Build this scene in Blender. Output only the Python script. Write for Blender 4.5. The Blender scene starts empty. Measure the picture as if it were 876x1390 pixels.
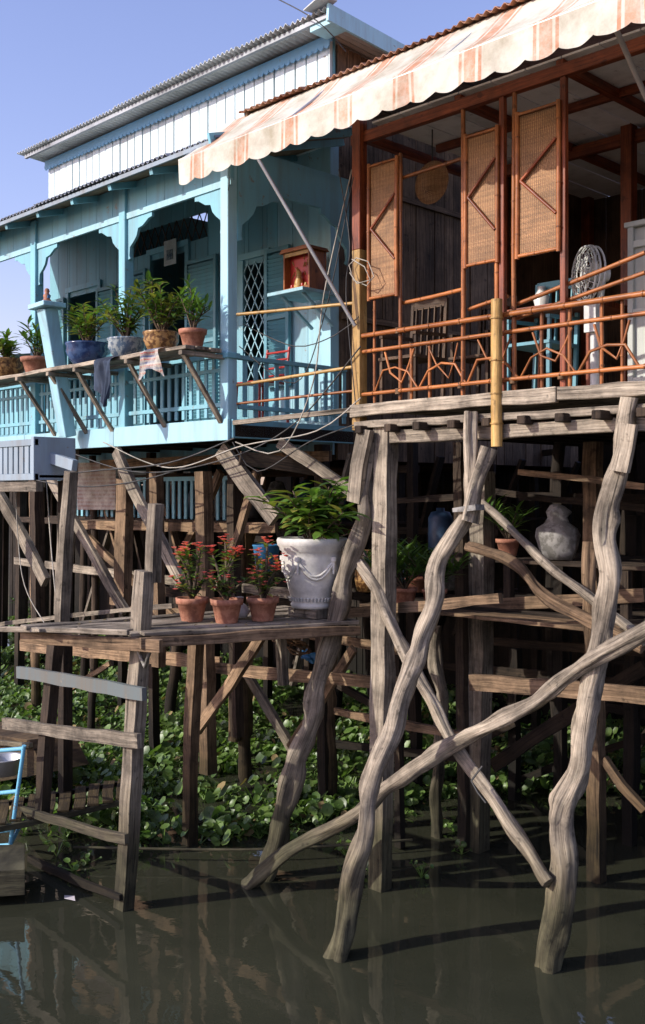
import bpy, math, random
from mathutils import Vector, noise
random.seed(7)
V=Vector
R=random.uniform
scene=bpy.context.scene
# ------------------------------------------------------------------ survey helper
# world: x = along the river front, y = away from the river, z = up (water = 0)
EYE=V((0,0,3.2)); FW=V((-.712,.702,0)).normalized(); RT=V((.702,.712,0)).normalized()
def S(px,py,x=None,y=None,z=None):
    d=FW+RT*((px-438)/1400)+V((0,0,1))*((670-py)/1400)
    if x is not None: t=x/d.x
    elif y is not None: t=y/d.y
    else: t=(z-3.2)/d.z
    return EYE+d*t
# ------------------------------------------------------------------ materials
def nm(name):
    m=bpy.data.materials.new(name); m.use_nodes=True
    nt=m.node_tree; b=nt.nodes['Principled BSDF']; return m,nt,b
def nd(nt,t,**k):
    n=nt.nodes.new(t)
    for a,v in k.items(): setattr(n,a,v)
    return n
def ln(nt,a,b): nt.links.new(a,b)
def ramp(nt,fac,stops,interp='LINEAR'):
    r=nt.nodes.new('ShaderNodeValToRGB'); r.color_ramp.interpolation=interp
    e=r.color_ramp.elements
    while len(e)<len(stops): e.new(.5)
    for i,(p,c) in enumerate(stops):
        e[i].position=p; e[i].color=(c[0],c[1],c[2],1) if not isinstance(c,(int,float)) else (c,c,c,1)
    ln(nt,fac,r.inputs[0]); return r.outputs[0]
def tex(nt,src,scale,detail=4,rough=.6,sc=(1,1,1)):
    mp=nd(nt,'ShaderNodeMapping'); mp.inputs['Scale'].default_value=sc; ln(nt,src,mp.inputs[0])
    n=nd(nt,'ShaderNodeTexNoise'); n.inputs['Scale'].default_value=scale; n.inputs['Detail'].default_value=detail; n.inputs['Roughness'].default_value=rough
    ln(nt,mp.outputs[0],n.inputs['Vector']); return n.outputs['Fac']
def mixc(nt,a,b,fac,bt='MIX'):
    m=nd(nt,'ShaderNodeMix',data_type='RGBA',blend_type=bt)
    for s,i in ((fac,0),(a,6),(b,7)):
        if isinstance(s,(int,float)): m.inputs[i].default_value=s
        elif isinstance(s,tuple): m.inputs[i].default_value=(s[0],s[1],s[2],1)
        else: ln(nt,s,m.inputs[i])
    return m.outputs[2]
def tonev(nt,lo,hi):
    a=nd(nt,'ShaderNodeAttribute',attribute_name='tone')
    mr=nd(nt,'ShaderNodeMapRange'); mr.inputs[3].default_value=lo; mr.inputs[4].default_value=hi
    ln(nt,a.outputs['Fac'],mr.inputs[0]); return mr.outputs[0]
def bump(nt,b,h,st,dist=.01):
    bp=nd(nt,'ShaderNodeBump'); bp.inputs['Strength'].default_value=st; bp.inputs['Distance'].default_value=dist
    ln(nt,h,bp.inputs['Height']); ln(nt,bp.outputs[0],b.inputs['Normal'])
def wood(name,dark,light,lo=.6,hi=1.35,rough=.85,wet=False,grain=(1.6,38,1),bst=.8,stain=.55):
    m,nt,b=nm(name)
    uv=nd(nt,'ShaderNodeTexCoord').outputs['UV']; pos=nd(nt,'ShaderNodeNewGeometry').outputs['Position']
    g=tex(nt,uv,1,8,.7,grain)
    c=ramp(nt,g,[(.3,dark),(.5,tuple((dark[i]+light[i])*.5 for i in range(3))),(.68,light)])
    fine=tex(nt,uv,1,3,.5,(5,150,1))
    c=mixc(nt,c,ramp(nt,fine,[(.36,.4),(.48,1)]),.75,'MULTIPLY')
    crack=tex(nt,uv,1,4,.55,(.9,26,1))
    cr=ramp(nt,crack,[(.33,.25),(.375,1)])
    c=mixc(nt,c,cr,.85,'MULTIPLY')
    st=tex(nt,pos,2.6,6,.68)
    c=mixc(nt,c,ramp(nt,st,[(.38,stain),(.6,1.08)]),1.0,'MULTIPLY')
    kn=tex(nt,pos,14,3,.5)
    c=mixc(nt,c,ramp(nt,kn,[(.28,.35),(.36,1)]),.8,'MULTIPLY')
    c=mixc(nt,c,tonev(nt,lo,hi),1.0,'MULTIPLY')
    if wet:
        sx=nd(nt,'ShaderNodeSeparateXYZ'); ln(nt,pos,sx.inputs[0])
        ad=nd(nt,'ShaderNodeMath',operation='MULTIPLY_ADD'); ln(nt,st,ad.inputs[0]); ad.inputs[1].default_value=-.9; ln(nt,sx.outputs[2],ad.inputs[2])
        w=ramp(nt,ad.outputs[0],[(0.0,(.25,.27,.2)),(.12,(.5,.5,.42)),(.6,(1,1,1))])
        c=mixc(nt,c,w,1.0,'MULTIPLY')
    ln(nt,c,b.inputs['Base Color']); b.inputs['Roughness'].default_value=rough
    b.inputs['Specular IOR Level'].default_value=.3
    hh=nd(nt,'ShaderNodeMath',operation='MULTIPLY_ADD'); ln(nt,cr,hh.inputs[0]); hh.inputs[1].default_value=.5; ln(nt,g,hh.inputs[2])
    bump(nt,b,hh.outputs[0],bst,.014); return m
def paint(name,col,lo=.8,hi=1.1,dirt=(.16,.12,.08),amt=.5,rough=.6,wear=(.25,.2,.15)):
    m,nt,b=nm(name)
    pos=nd(nt,'ShaderNodeNewGeometry').outputs['Position']
    s=tex(nt,pos,1,5,.65,(7,7,.9)); p=tex(nt,pos,9,6,.7)
    c=mixc(nt,col,tonev(nt,lo,hi),1.0,'MULTIPLY')
    f=ramp(nt,s,[(.45,0.0),(.8,amt)])
    c=mixc(nt,c,dirt,f)
    f2=ramp(nt,p,[(.64,0.0),(.68,.75)])
    c=mixc(nt,c,wear,f2)
    ln(nt,c,b.inputs['Base Color']); b.inputs['Roughness'].default_value=rough
    bump(nt,b,p,.15,.004); return m
def translu(m,nt,b,c,tr,tint=(1.3,1.5,.7)):
    t=nd(nt,'ShaderNodeBsdfTranslucent'); ln(nt,mixc(nt,c,tint,1.0,'MULTIPLY'),t.inputs[0])
    mx=nd(nt,'ShaderNodeMixShader'); mx.inputs[0].default_value=tr
    ln(nt,b.outputs[0],mx.inputs[1]); ln(nt,t.outputs[0],mx.inputs[2]); ln(nt,mx.outputs[0],nt.nodes['Material Output'].inputs[0])
def leafm(name,c1,c2,lo=.6,hi=1.3,trans=.3,rough=.42):
    m,nt,b=nm(name)
    pos=nd(nt,'ShaderNodeNewGeometry').outputs['Position']
    n=tex(nt,pos,5,3)
    c=mixc(nt,ramp(nt,n,[(.35,c1),(.65,c2)]),tonev(nt,lo,hi),1.0,'MULTIPLY')
    ln(nt,c,b.inputs['Base Color']); b.inputs['Roughness'].default_value=rough
    translu(m,nt,b,c,trans); return m
def metal(name,c1,c2,rough=.5,met=.3,lo=.85,hi=1.1,scale=1.5):
    m,nt,b=nm(name); pos=nd(nt,'ShaderNodeNewGeometry').outputs['Position']
    n=tex(nt,pos,scale,6,.65); c=mixc(nt,ramp(nt,n,[(.38,c1),(.62,c2)]),tonev(nt,lo,hi),1.0,'MULTIPLY')
    ln(nt,c,b.inputs['Base Color']); b.inputs['Roughness'].default_value=rough; b.inputs['Metallic'].default_value=met
    return m
def cer(name,c1,c2,scale=12,rough=.35,thr=(.45,.55),bst=.1):
    m,nt,b=nm(name); pos=nd(nt,'ShaderNodeNewGeometry').outputs['Position']
    n=tex(nt,pos,scale,5,.6); n2=tex(nt,pos,3,5,.7)
    c=mixc(nt,ramp(nt,n,[(thr[0],c1),(thr[1],c2)]),ramp(nt,n2,[(.35,.6),(.6,1.05)]),1.0,'MULTIPLY')
    ln(nt,c,b.inputs['Base Color']); b.inputs['Roughness'].default_value=rough
    bump(nt,b,n,bst,.004); return m
M={}
M['grey']=wood('weathered_wood',(.12,.095,.070),(.50,.42,.315),wet=True,stain=.42)
M['warm']=wood('warm_wood',(.095,.057,.032),(.40,.265,.155),wet=True,stain=.40)
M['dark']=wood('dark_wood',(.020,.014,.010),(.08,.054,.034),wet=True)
M['blk']=wood('shade_toned_wood',(.010,.008,.006),(.035,.025,.017),wet=True)  # near-black copy of the wood, with under-house shade put into its colour
M['gable']=wood('gable_boards',(.07,.042,.024),(.28,.185,.115),lo=.5,hi=1.3)
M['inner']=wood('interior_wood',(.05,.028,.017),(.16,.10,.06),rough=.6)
M['red']=wood('varnished_wood',(.11,.022,.010),(.36,.09,.03),rough=.4,bst=.2,stain=.55,lo=.7,hi=1.15)
M['bam']=wood('varnished_bamboo',(.26,.075,.022),(.56,.21,.062),rough=.35,bst=.15,stain=.6,lo=.65,hi=1.15,grain=(3,14,1))
M['ybam']=wood('yellow_bamboo',(.36,.19,.05),(.62,.41,.15),rough=.35,bst=.15,stain=.7,lo=.85,hi=1.1,grain=(2,14,1))
M['ply']=wood('plywood',(.20,.12,.07),(.42,.28,.17),rough=.7,bst=.1)
M['blue']=paint('blue_paint',(.20,.47,.56))
M['teal']=paint('teal_paint',(.18,.43,.51),amt=.45)
M['teald']=paint('teal_shutter_paint',(.12,.33,.40),amt=.4)
M['lblue']=paint('pale_blue_paint',(.34,.60,.68),amt=.5)
M['white']=paint('white_board_paint',(.66,.77,.79),lo=.74,hi=1.1,amt=.5,dirt=(.34,.38,.38))
M['trim']=paint('trim_blue_paint',(.18,.42,.66),amt=.2)
M['greyblue']=paint('greyblue_paint',(.27,.34,.39),amt=.6)
M['rung']=paint('faded_plank_paint',(.13,.155,.155),amt=.9,rough=.85,lo=.7,hi=1.2)
M['cab']=paint('cabinet_paint',(.52,.54,.48),amt=.4)
M['ceil']=paint('ceiling_paint',(.72,.69,.66),amt=.35)
M['zinc']=metal('zinc_roof',(.40,.41,.38),(.60,.61,.58),.55,.15)
M['zincd']=metal('old_zinc_roof',(.16,.17,.18),(.34,.36,.38),.5,.3)
M['rust']=metal('rusty_roof',(.20,.075,.035),(.42,.22,.13),.8,.1)
M['terra']=cer('terracotta',(.33,.13,.075),(.45,.20,.12),20,.8)
M['bluecer']=cer('blue_glaze',(.02,.045,.13),(.06,.11,.23),14,.2)
M['greycer']=cer('greyblue_glaze',(.10,.15,.21),(.36,.40,.40),22,.25)
M['browncer']=cer('brown_glaze',(.12,.055,.02),(.38,.22,.08),24,.3)
M['urn']=cer('white_cast_stone',(.66,.63,.55),(.76,.73,.66),7,.7,(.3,.6))
M['soil']=cer('soil',(.03,.02,.012),(.06,.04,.025),30,.95)
M['plastic']=cer('white_plastic',(.66,.66,.62),(.74,.74,.70),4,.35)
M['redpl']=cer('red_plastic',(.45,.03,.02),(.5,.04,.03),4,.35)
M['bluemet']=paint('blue_metal',(.16,.45,.62),rough=.35,amt=.2)
M['steel']=metal('steel',(.45,.44,.42),(.6,.6,.58),.4,.6)
M['cable']=cer('cable_rubber',(.03,.03,.03),(.06,.055,.05),8,.6)
M['cableW']=cer('pale_rope',(.36,.33,.27),(.46,.42,.35),8,.8)
M['tie']=cer('rattan_tie',(.10,.05,.02),(.2,.11,.05),30,.8)
M['sack']=cer('sacking',(.17,.16,.14),(.30,.285,.26),16,.9,bst=.6)
M['bluecloth']=cer('blue_cloth',(.02,.03,.055),(.04,.06,.10),5,.9)
M['bright']=cer('blue_tarp',(.02,.12,.26),(.03,.17,.33),5,.6)
M['canis']=cer('faded_blue_plastic',(.02,.05,.10),(.035,.08,.15),5,.5)
M['bag']=cer('plastic_bag',(.6,.54,.52),(.75,.70,.67),9,.4)
M['leaf']=leafm('leaf_green',(.08,.17,.028),(.17,.29,.05))
M['leafd']=leafm('leaf_dark',(.04,.09,.024),(.08,.15,.03))
M['leafy']=leafm('leaf_croton',(.14,.21,.03),(.33,.31,.07))
M['hya']=leafm('hyacinth_leaf',(.085,.165,.035),(.18,.27,.07),lo=.35,hi=1.3,trans=.28,rough=.4)
M['deadleaf']=leafm('dead_leaf',(.16,.12,.05),(.30,.22,.09),trans=.15,rough=.8)
M['flower']=leafm('coral_flower',(.80,.13,.13),(.90,.26,.22),trans=.3)
M['twig']=wood('twig_bark',(.08,.055,.035),(.2,.15,.1))
def wicker():
    m,nt,b=nm('woven_wicker'); uv=nd(nt,'ShaderNodeTexCoord').outputs['UV']
    w1=nd(nt,'ShaderNodeTexWave',bands_direction='X'); w1.inputs['Scale'].default_value=20; w1.inputs['Distortion'].default_value=2.2; w1.inputs['Detail'].default_value=3
    w2=nd(nt,'ShaderNodeTexWave',bands_direction='Y'); w2.inputs['Scale'].default_value=34; w2.inputs['Distortion'].default_value=2.2; w2.inputs['Detail'].default_value=3
    ln(nt,uv,w1.inputs[0]); ln(nt,uv,w2.inputs[0])
    a=nd(nt,'ShaderNodeMath',operation='MULTIPLY'); ln(nt,w1.outputs['Fac'],a.inputs[0]); ln(nt,w2.outputs['Fac'],a.inputs[1])
    c=ramp(nt,a.outputs[0],[(.01,(.22,.09,.035)),(.25,(.52,.27,.11)),(.8,(.68,.43,.21))])
    n=tex(nt,uv,4,6,.7); c=mixc(nt,c,ramp(nt,n,[(.33,.6),(.65,1.08)]),1.0,'MULTIPLY')
    n3=tex(nt,uv,1,3,.6,(2,45,1)); c=mixc(nt,c,ramp(nt,n3,[(.35,.7),(.6,1.05)]),1.0,'MULTIPLY')
    ln(nt,c,b.inputs['Base Color']); b.inputs['Roughness'].default_value=.6; bump(nt,b,a.outputs[0],.5,.004)
    translu(m,nt,b,c,.2,(1,.9,.7)); return m
M['wicker']=wicker()
def stripes(name,cols,period,tr=.3,axis=0):
    m,nt,b=nm(name); uv=nd(nt,'ShaderNodeTexCoord').outputs['UV']
    sx=nd(nt,'ShaderNodeSeparateXYZ'); ln(nt,uv,sx.inputs[0])
    d=nd(nt,'ShaderNodeMath',operation='DIVIDE'); ln(nt,sx.outputs[axis],d.inputs[0]); d.inputs[1].default_value=period
    f=nd(nt,'ShaderNodeMath',operation='FRACT'); ln(nt,d.outputs[0],f.inputs[0])
    c=ramp(nt,f.outputs[0],cols,'CONSTANT')
    pos=nd(nt,'ShaderNodeNewGeometry').outputs['Position']
    n=tex(nt,pos,5,7,.78); c=mixc(nt,c,(.80,.76,.64),ramp(nt,n,[(.42,0.0),(.62,.7)]))
    n2=tex(nt,pos,2.2,6,.7); c=mixc(nt,c,ramp(nt,n2,[(.32,(.60,.55,.46)),(.55,(1,1,1))]),1.0,'MULTIPLY')
    ln(nt,c,b.inputs['Base Color']); b.inputs['Roughness'].default_value=.75
    translu(m,nt,b,c,tr,(1,.97,.9)); return m
M['awn']=stripes('awning_fabric',[(0,(.80,.77,.65)),(.20,(.72,.34,.20)),(.245,(.80,.76,.64)),(.28,(.74,.38,.23)),(.44,(.80,.77,.65)),(.48,(.72,.34,.20)),(.52,(.80,.77,.65))],.58,.28)
M['blind']=stripes('striped_blind',[(0,(.45,.38,.34)),(.5,(.38,.25,.21))],.05,.2,1)
M['plaid']=stripes('patterned_cloth',[(0,(.22,.16,.15)),(.3,(.34,.08,.06)),(.5,(.36,.32,.3)),(.7,(.07,.09,.18))],.06,.2,1)
# water
m,nt,b=nm('river_water'); pos=nd(nt,'ShaderNodeNewGeometry').outputs['Position']
b.inputs['Roughness'].default_value=.02; b.inputs['IOR'].default_value=1.4
n=tex(nt,pos,1.6,2,.45,(1,1,1)); n2=tex(nt,pos,7,3,.5)
ad=nd(nt,'ShaderNodeMath',operation='MULTIPLY_ADD'); ln(nt,n2,ad.inputs[0]); ad.inputs[1].default_value=.16; ln(nt,n,ad.inputs[2])
ln(nt,ramp(nt,tex(nt,pos,.8,5,.65),[(.3,(.026,.028,.018)),(.7,(.042,.043,.027))]),b.inputs['Base Color'])
bump(nt,b,ad.outputs[0],.11,.05); M['water']=m
m,nt,b=nm('mud_ground'); pos=nd(nt,'ShaderNodeNewGeometry').outputs['Position']
n=tex(nt,pos,1.3,8,.7); ln(nt,ramp(nt,n,[(.3,(.02,.016,.01)),(.5,(.05,.04,.022)),(.7,(.03,.05,.015))]),b.inputs['Base Color']); b.inputs['Roughness'].default_value=.95
bump(nt,b,n,.8,.1); M['mud']=m
# ------------------------------------------------------------------ mesh builder
def grp(name,loc=(0,0,0)):
    e=bpy.data.objects.new(name,None); e.empty_display_size=.2; scene.collection.objects.link(e); return e
class MB:
    def __init__(s,name,parent=None,bevel=0):
        s.name=name;s.p=parent;s.bev=bevel;s.v=[];s.f=[];s.m=[];s.t=[];s.s=[];s.uv=[];s.ml=[]
    def add(s,vs,fs,mat,uvs=None,tone=None,smooth=False):
        o=len(s.v); vs=[V(a) for a in vs]; s.v+=vs
        if mat not in s.ml: s.ml.append(mat)
        mi=s.ml.index(mat)
        if tone is None: tone=R(0,1)
        for i,f in enumerate(fs):
            s.f.append(tuple(a+o for a in f)); s.m.append(mi); s.t.append(tone); s.s.append(smooth)
            if uvs: s.uv.extend(uvs[i])
            else: s.uv.extend([(vs[a].x+vs[a].y,vs[a].z) for a in f])
    def beam(s,a,b,w,h,mat,tone=None,up=None,jit=0,tw=1.0):
        a=V(a);b=V(b);d=b-a;L=d.length
        if L<1e-5:return
        d/=L
        if up is None: up=V((0,0,1)) if abs(d.z)<.85 else V((0,1,0))
        sd=d.cross(V(up)).normalized(); up=sd.cross(d)
        n=max(2,int(L/.22)) if jit else 1
        vs=[];u0=R(0,50);v0=R(0,50);bow=R(-1,1)*jit*2.5;bow2=R(-1,1)*jit*2
        for i in range(n+1):
            arc=math.sin(math.pi*i/n)
            c=a+d*(L*i/n)+sd*(R(-jit,jit)*.7+bow*arc)+up*(R(-jit,jit)*.7+bow2*arc)
            k=1+(tw-1)*i/n; ww=w*k/2+R(-jit,jit)*.6; hh=h*k/2+R(-jit,jit)*.6
            vs+=[c-sd*ww-up*hh,c+sd*ww-up*hh,c+sd*ww+up*hh,c-sd*ww+up*hh]
        fs=[];uvs=[];per=[0,w,w+h,2*w+h,2*w+2*h]
        for i in range(n):
            for k in range(4):
                k2=(k+1)%4
                fs.append((i*4+k,i*4+k2,i*4+4+k2,i*4+4+k))
                ua=u0+L*i/n;ub=u0+L*(i+1)/n
                uvs.append([(ua,v0+per[k]),(ua,v0+per[k+1]),(ub,v0+per[k+1]),(ub,v0+per[k])])
        fs.append((3,2,1,0)); e=n*4; fs.append((e,e+1,e+2,e+3))
        for _ in range(2): uvs.append([(u0,v0),(u0,v0+w),(u0+h*.2,v0+w),(u0+h*.2,v0)])
        s.add(vs,fs,mat,uvs,tone)
    def box(s,x0,x1,y0,y1,z0,z1,mat,tone=None):
        L=(abs(x1-x0),abs(y1-y0),abs(z1-z0)); k=L.index(max(L)); cx,cy,cz=(x0+x1)/2,(y0+y1)/2,(z0+z1)/2
        if k==0: s.beam((x0,cy,cz),(x1,cy,cz),L[1],L[2],mat,tone)
        elif k==1: s.beam((cx,y0,cz),(cx,y1,cz),L[0],L[2],mat,tone)
        else: s.beam((cx,cy,z0),(cx,cy,z1),L[0],L[1],mat,tone)
    def pole(s,pts,rad,mat,seg=8,tone=None,wob=0,step=.12,knots=0):
        pts=[V(p) for p in pts]
        if isinstance(rad,(int,float)): rad=[rad]*len(pts)
        if len(rad)==2 and len(pts)>2: rad=[rad[0]+(rad[1]-rad[0])*i/(len(pts)-1) for i in range(len(pts))]
        P=[];Q=[]
        for i in range(len(pts)-1):
            p0=pts[max(i-1,0)];p1=pts[i];p2=pts[i+1];p3=pts[min(i+2,len(pts)-1)]
            n=max(1,int((p2-p1).length/step)) if (len(pts)>2 or wob) else 1
            for j in range(n):
                t=j/n
                P.append(.5*((2*p1)+(-p0+p2)*t+(2*p0-5*p1+4*p2-p3)*t*t+(-p0+3*p1-3*p2+p3)*t**3)); Q.append(rad[i]+(rad[i+1]-rad[i])*t)
        P.append(pts[-1]);Q.append(rad[-1])
        vs=[];u0=R(0,50);v0=R(0,50);u=0;us=[];prev=None;sd=R(0,100)
        KN=[(R(0,6),R(0,6.28),R(.25,.5)) for _ in range(knots)]
        for i,p in enumerate(P):
            d=(P[min(i+1,len(P)-1)]-P[max(i-1,0)]).normalized()
            ref=V((0,0,1)) if abs(d.z)<.9 else V((0,1,0))
            a=d.cross(ref) if prev is None else prev-d*prev.dot(d)
            a.normalize(); prev=a; bb=d.cross(a)
            if i: u+=(p-P[i-1]).length
            us.append(u)
            for k in range(seg):
                an=2*math.pi*k/seg
                r=Q[i]*(1+wob*noise.noise(V((math.cos(an)*1.3+sd,math.sin(an)*1.3,u*4)))+wob*.55*noise.noise(V((math.cos(an)*3+sd,math.sin(an)*3,u*1.2+7))) )
                for ku,ka,kh in KN:
                    dd=((u-ku)/.06)**2+(((an-ka+math.pi)%(2*math.pi)-math.pi)/.5)**2
                    if dd<6: r+=Q[i]*kh*math.exp(-dd)
                off=V((noise.noise(V((sd,u*2.2,0))),noise.noise(V((sd+9,u*2.2,3))),0))*Q[i]*wob*1.2
                vs.append(p+off+(a*math.cos(an)+bb*math.sin(an))*r)
        fs=[];uvs=[];rr=max(Q)*6.28/seg
        for i in range(len(P)-1):
            for k in range(seg):
                k2=(k+1)%seg; fs.append((i*seg+k,i*seg+k2,i*seg+seg+k2,i*seg+seg+k))
                uvs.append([(u0+us[i],v0+k*rr),(u0+us[i],v0+(k+1)*rr),(u0+us[i+1],v0+(k+1)*rr),(u0+us[i+1],v0+k*rr)])
        t=R(0,1) if tone is None else tone
        s.add(vs,fs,mat,uvs,t,True)
        e=(len(P)-1)*seg
        s.add([vs[k] for k in range(seg)]+[vs[e+k] for k in range(seg)],[tuple(range(seg-1,-1,-1)),tuple(range(seg,2*seg))],mat,None,t)
    def bamboo(s,a,b,r,mat,gap=.28,tone=None):
        a=V(a);b=V(b);L=(b-a).length;n=max(1,int(L/gap))
        bw=V((R(-1,1),R(-.3,.3),R(-1,1)))*.008*L
        m_=a.lerp(b,.5)+bw
        s.pole([a,m_,b],r*R(.9,1.08),mat,10,tone,0,.2)
        for i in range(1,n+1):
            t=(i-.5+R(-.15,.15))/n
            c=a+(b-a)*t+bw*(4*t*(1-t)); d=(b-a).normalized()*.005
            s.pole([c-d,c+d],r*1.15,mat,10,.15)
    def lathe(s,c,prof,mat,seg=28,tone=.5,cap=False):
        c=V(c);vs=[];fs=[]
        for r,z in prof:
            for k in range(seg):
                a=2*math.pi*k/seg; vs.append(c+V((r*math.cos(a),r*math.sin(a),z)))
        for i in range(len(prof)-1):
            for k in range(seg):
                k2=(k+1)%seg; fs.append((i*seg+k,i*seg+k2,i*seg+seg+k2,i*seg+seg+k))
        s.add(vs,fs,mat,None,tone,True)
    def prism(s,poly,ext,mat,tone=None):
        ext=V(ext);p=[V(a) for a in poly];n=len(p)
        s.add(p+[a+ext for a in p],[tuple(range(n)),tuple(range(2*n-1,n-1,-1))]+[(i,i+n,(i+1)%n+n,(i+1)%n) for i in range(n)],mat,None,tone)
    def leaf(s,b,d,L,W,mat,tone=None,droop=.25):
        d=V(d).normalized(); up=V((0,0,1)); sd=d.cross(up)
        if sd.length<.05: sd=V((1,0,0))
        sd.normalize(); nn=sd.cross(d); b=V(b)
        p=lambda t,w,k: b+d*(L*t)+sd*(W*w)+nn*(L*(-droop*t*t)+W*k)
        vs=[b,p(.35,-.5,.14),p(.35,0,0),p(.35,.5,.14),p(.72,-.4,.1),p(.72,0,0),p(.72,.4,.1),p(1,0,0)]
        s.add(vs,[(0,2,1),(0,3,2),(1,2,5,4),(2,3,6,5),(4,5,7),(5,6,7)],mat,None,tone,False)
    def corr(s,x0,x1,a,b,mat,amp=.014,pitch=.076,sheet=.8,thick=.006):
        n=int((x1-x0)/pitch*6); vs=[]
        for i in range(n+1):
            x=x0+(x1-x0)*i/n; w=amp*math.sin(2*math.pi*(x-x0)/pitch)
            k=int((x-x0)/sheet); e=.03*math.sin(k*7.3); z=.006*math.sin(k*3.1)
            vs+=[V((x,a[0]+e,a[1]+w+z)),V((x,b[0],b[1]+w)),V((x,a[0]+e,a[1]+w+z-thick)),V((x,b[0],b[1]+w-thick))]
        t=R(0,1);last=0
        for i in range(n):
            o=i*4
            k=int((i/n)*(x1-x0)/sheet)
            if k!=last: last=k;t=R(0,1)
            s.add([vs[o],vs[o+1],vs[o+5],vs[o+4],vs[o+2],vs[o+3],vs[o+7],vs[o+6]],[(0,1,2,3),(7,6,5,4),(0,3,7,4),(1,5,6,2)],mat,None,t,False)
    def build(s):
        me=bpy.data.meshes.new(s.name); me.from_pydata([tuple(a) for a in s.v],[],s.f)
        for k in s.ml: me.materials.append(M[k])
        me.polygons.foreach_set('material_index',s.m); me.polygons.foreach_set('use_smooth',s.s)
        l=me.uv_layers.new(name='UVMap'); l.data.foreach_set('uv',[c for u in s.uv for c in u])
        at=me.attributes.new('tone','FLOAT','FACE'); at.data.foreach_set('value',s.t)
        me.update(); o=bpy.data.objects.new(s.name,me); scene.collection.objects.link(o)
        if s.p: o.parent=s.p
        if s.bev:
            md=o.modifiers.new('bevel','BEVEL'); md.width=s.bev; md.segments=1; md.limit_method='ANGLE'; md.angle_limit=math.radians(60)
        return o
def shutter(mb,xa,xb,z0,z1,y,mat,n=None):
    x0,x1=min(xa,xb),max(xa,xb); f=.045
    mb.box(x0,x0+f,y-.02,y+.02,z0,z1,mat); mb.box(x1-f,x1,y-.02,y+.02,z0,z1,mat)
    for z in (z0+f/2,(z0+z1)/2,z1-f/2): mb.beam((x0+f,y,z),(x1-f,y,z),.036,f,mat)
    z=z0+f+.02
    while z<z1-f-.01:
        mb.beam((x0+f,y,z),(x1-f,y,z),.008,.04,mat,up=(0,-.6,.8)); z+=.042
def scallop(mb,x0,x1,y,zt,dep,pitch,mat):
    n=int((x1-x0)/pitch)
    for i in range(n):
        a=x0+i*pitch; pts=[(a,y,zt),(a+pitch,y,zt)]+[(a+pitch*(.5+.5*math.cos(t)),y,zt-dep*.4-dep*.6*math.sin(t)) for t in (0,.6,1.2,1.57,1.95,2.54,3.14)]
        mb.prism(pts,(0,.012,0),mat,.5)
# ------------------------------------------------------------------ environment
g=MB('ground')
xs=[-400,-120,-60]+[-40+i*1.4 for i in range(45)]+[60,150,400]; ys=[-400,-60,0,6]+[8+i*.8 for i in range(22)]+[30,60,150,400]
vs=[];fs=[]
for yy in ys:
    for xx in xs:
        t=min(1,max(0,(yy-11.2)/4.5)); z=-.5+1.7*t*t*(3-2*t)+(.12*noise.noise(V((xx*.6,yy*.6,0))) if 8<yy<28 else 0)
        vs.append((xx,yy,z))
for j in range(len(ys)-1):
    for i in range(len(xs)-1):
        a=j*len(xs)+i; fs.append((a,a+1,a+1+len(xs),a+len(xs)))
g.add(vs,fs,'mud',None,.5,True); g.build()
g=MB('water'); g.add([(-400,-400,0),(400,-400,0),(400,400,0),(-400,400,0)],[(0,1,2,3)],'water'); g.build()

# ------------------------------------------------------------------ BLUE HOUSE
BH=grp('blue_stilt_house')
XR=-7.2; XL=-13.1; YB=5.95; YW=7.5; ZD=3.87
b=MB('balcony_deck',BH,.004)
y=5.93
while y<7.45:
    b.beam((-12.7,y+.06,ZD-.02),(XR,y+.06,ZD-.02),.115,.035,'warm',jit=.002); y+=.122
for k in range(3):
    xa=-12.7+k*1.84; b.box(xa,xa+1.835,5.89,5.925,ZD-.19,ZD+.005,'lblue',R(.3,.8))
b.box(XR+.003,XR+.04,5.93,7.5,ZD-.17,ZD,'blue',.4)
for i in range(9):
    xx=-12.5+i*.66; b.box(xx,xx+.06,5.95,7.5,ZD-.16,ZD-.045,'dark')
b.build()
b=MB('columns',BH,.005)
cx=[XR-.05,-8.89,-10.69,-12.5]
for i,xx in enumerate(cx):
    b.box(xx-.055,xx+.055,YB-.05,YB+.06,ZD,6.3,'lblue' if i==0 else 'blue',.8)
b.box(XR-.125,XR+.025,YB-.075,YB+.085,4.42,4.47,'blue')
b.build()
b=MB('arched_header',BH)
x=-13
while x<XR: x2=min(x+.3,XR+.02); b.box(x,x2-.006,YB-.018,YB+.018,6.03,6.33,'blue'); x+=.3
b.box(-13,XR+.02,YB-.03,YB-.0,5.98,6.04,'lblue',.5)
def bracket(mb,p,dx,dy,w=.42,h=.42):
    pts=[(0,0),(w,0)]
    for k in range(9):
        t=k/8; a=t*math.pi/2
        pts.append((w*(1-.93*math.sin(a))+.02*math.sin(t*14),-.05-(h-.05)*(1-math.cos(a))**.8+.015*math.sin(t*20)))
    pts.append((0,-h))
    mb.prism([V(p)+V((dx*u,dy*u,v)) for u,v in pts],(0,.03,0) if dx else (.03,0,0),'blue',.6)
for xx in cx:
    bracket(b,(xx-.055,YB-.015,5.985),-1,0)
    if xx<cx[0]: bracket(b,(xx+.055,YB-.015,5.985),1,0)
b.box(XR-.02,XR+.016,6.01,7.46,5.99,6.35,'blue',.6)
bracket(b,(XR-.015,YB+.06,5.99),0,1,.5,.5)
bracket(b,(XR-.015,7.46,5.99),0,-1,.4,.5)
b.build()
b=MB('porch_roof',BH)
b.corr(-13.3,-7.02,(5.6,6.30),(7.49,6.86),'zincd')
b.add([(-13.2,5.64,6.25),(XR+.08,5.64,6.25),(XR+.08,7.48,6.79),(-13.2,7.48,6.79)],[(3,2,1,0)],'ply',None,.6)
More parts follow.
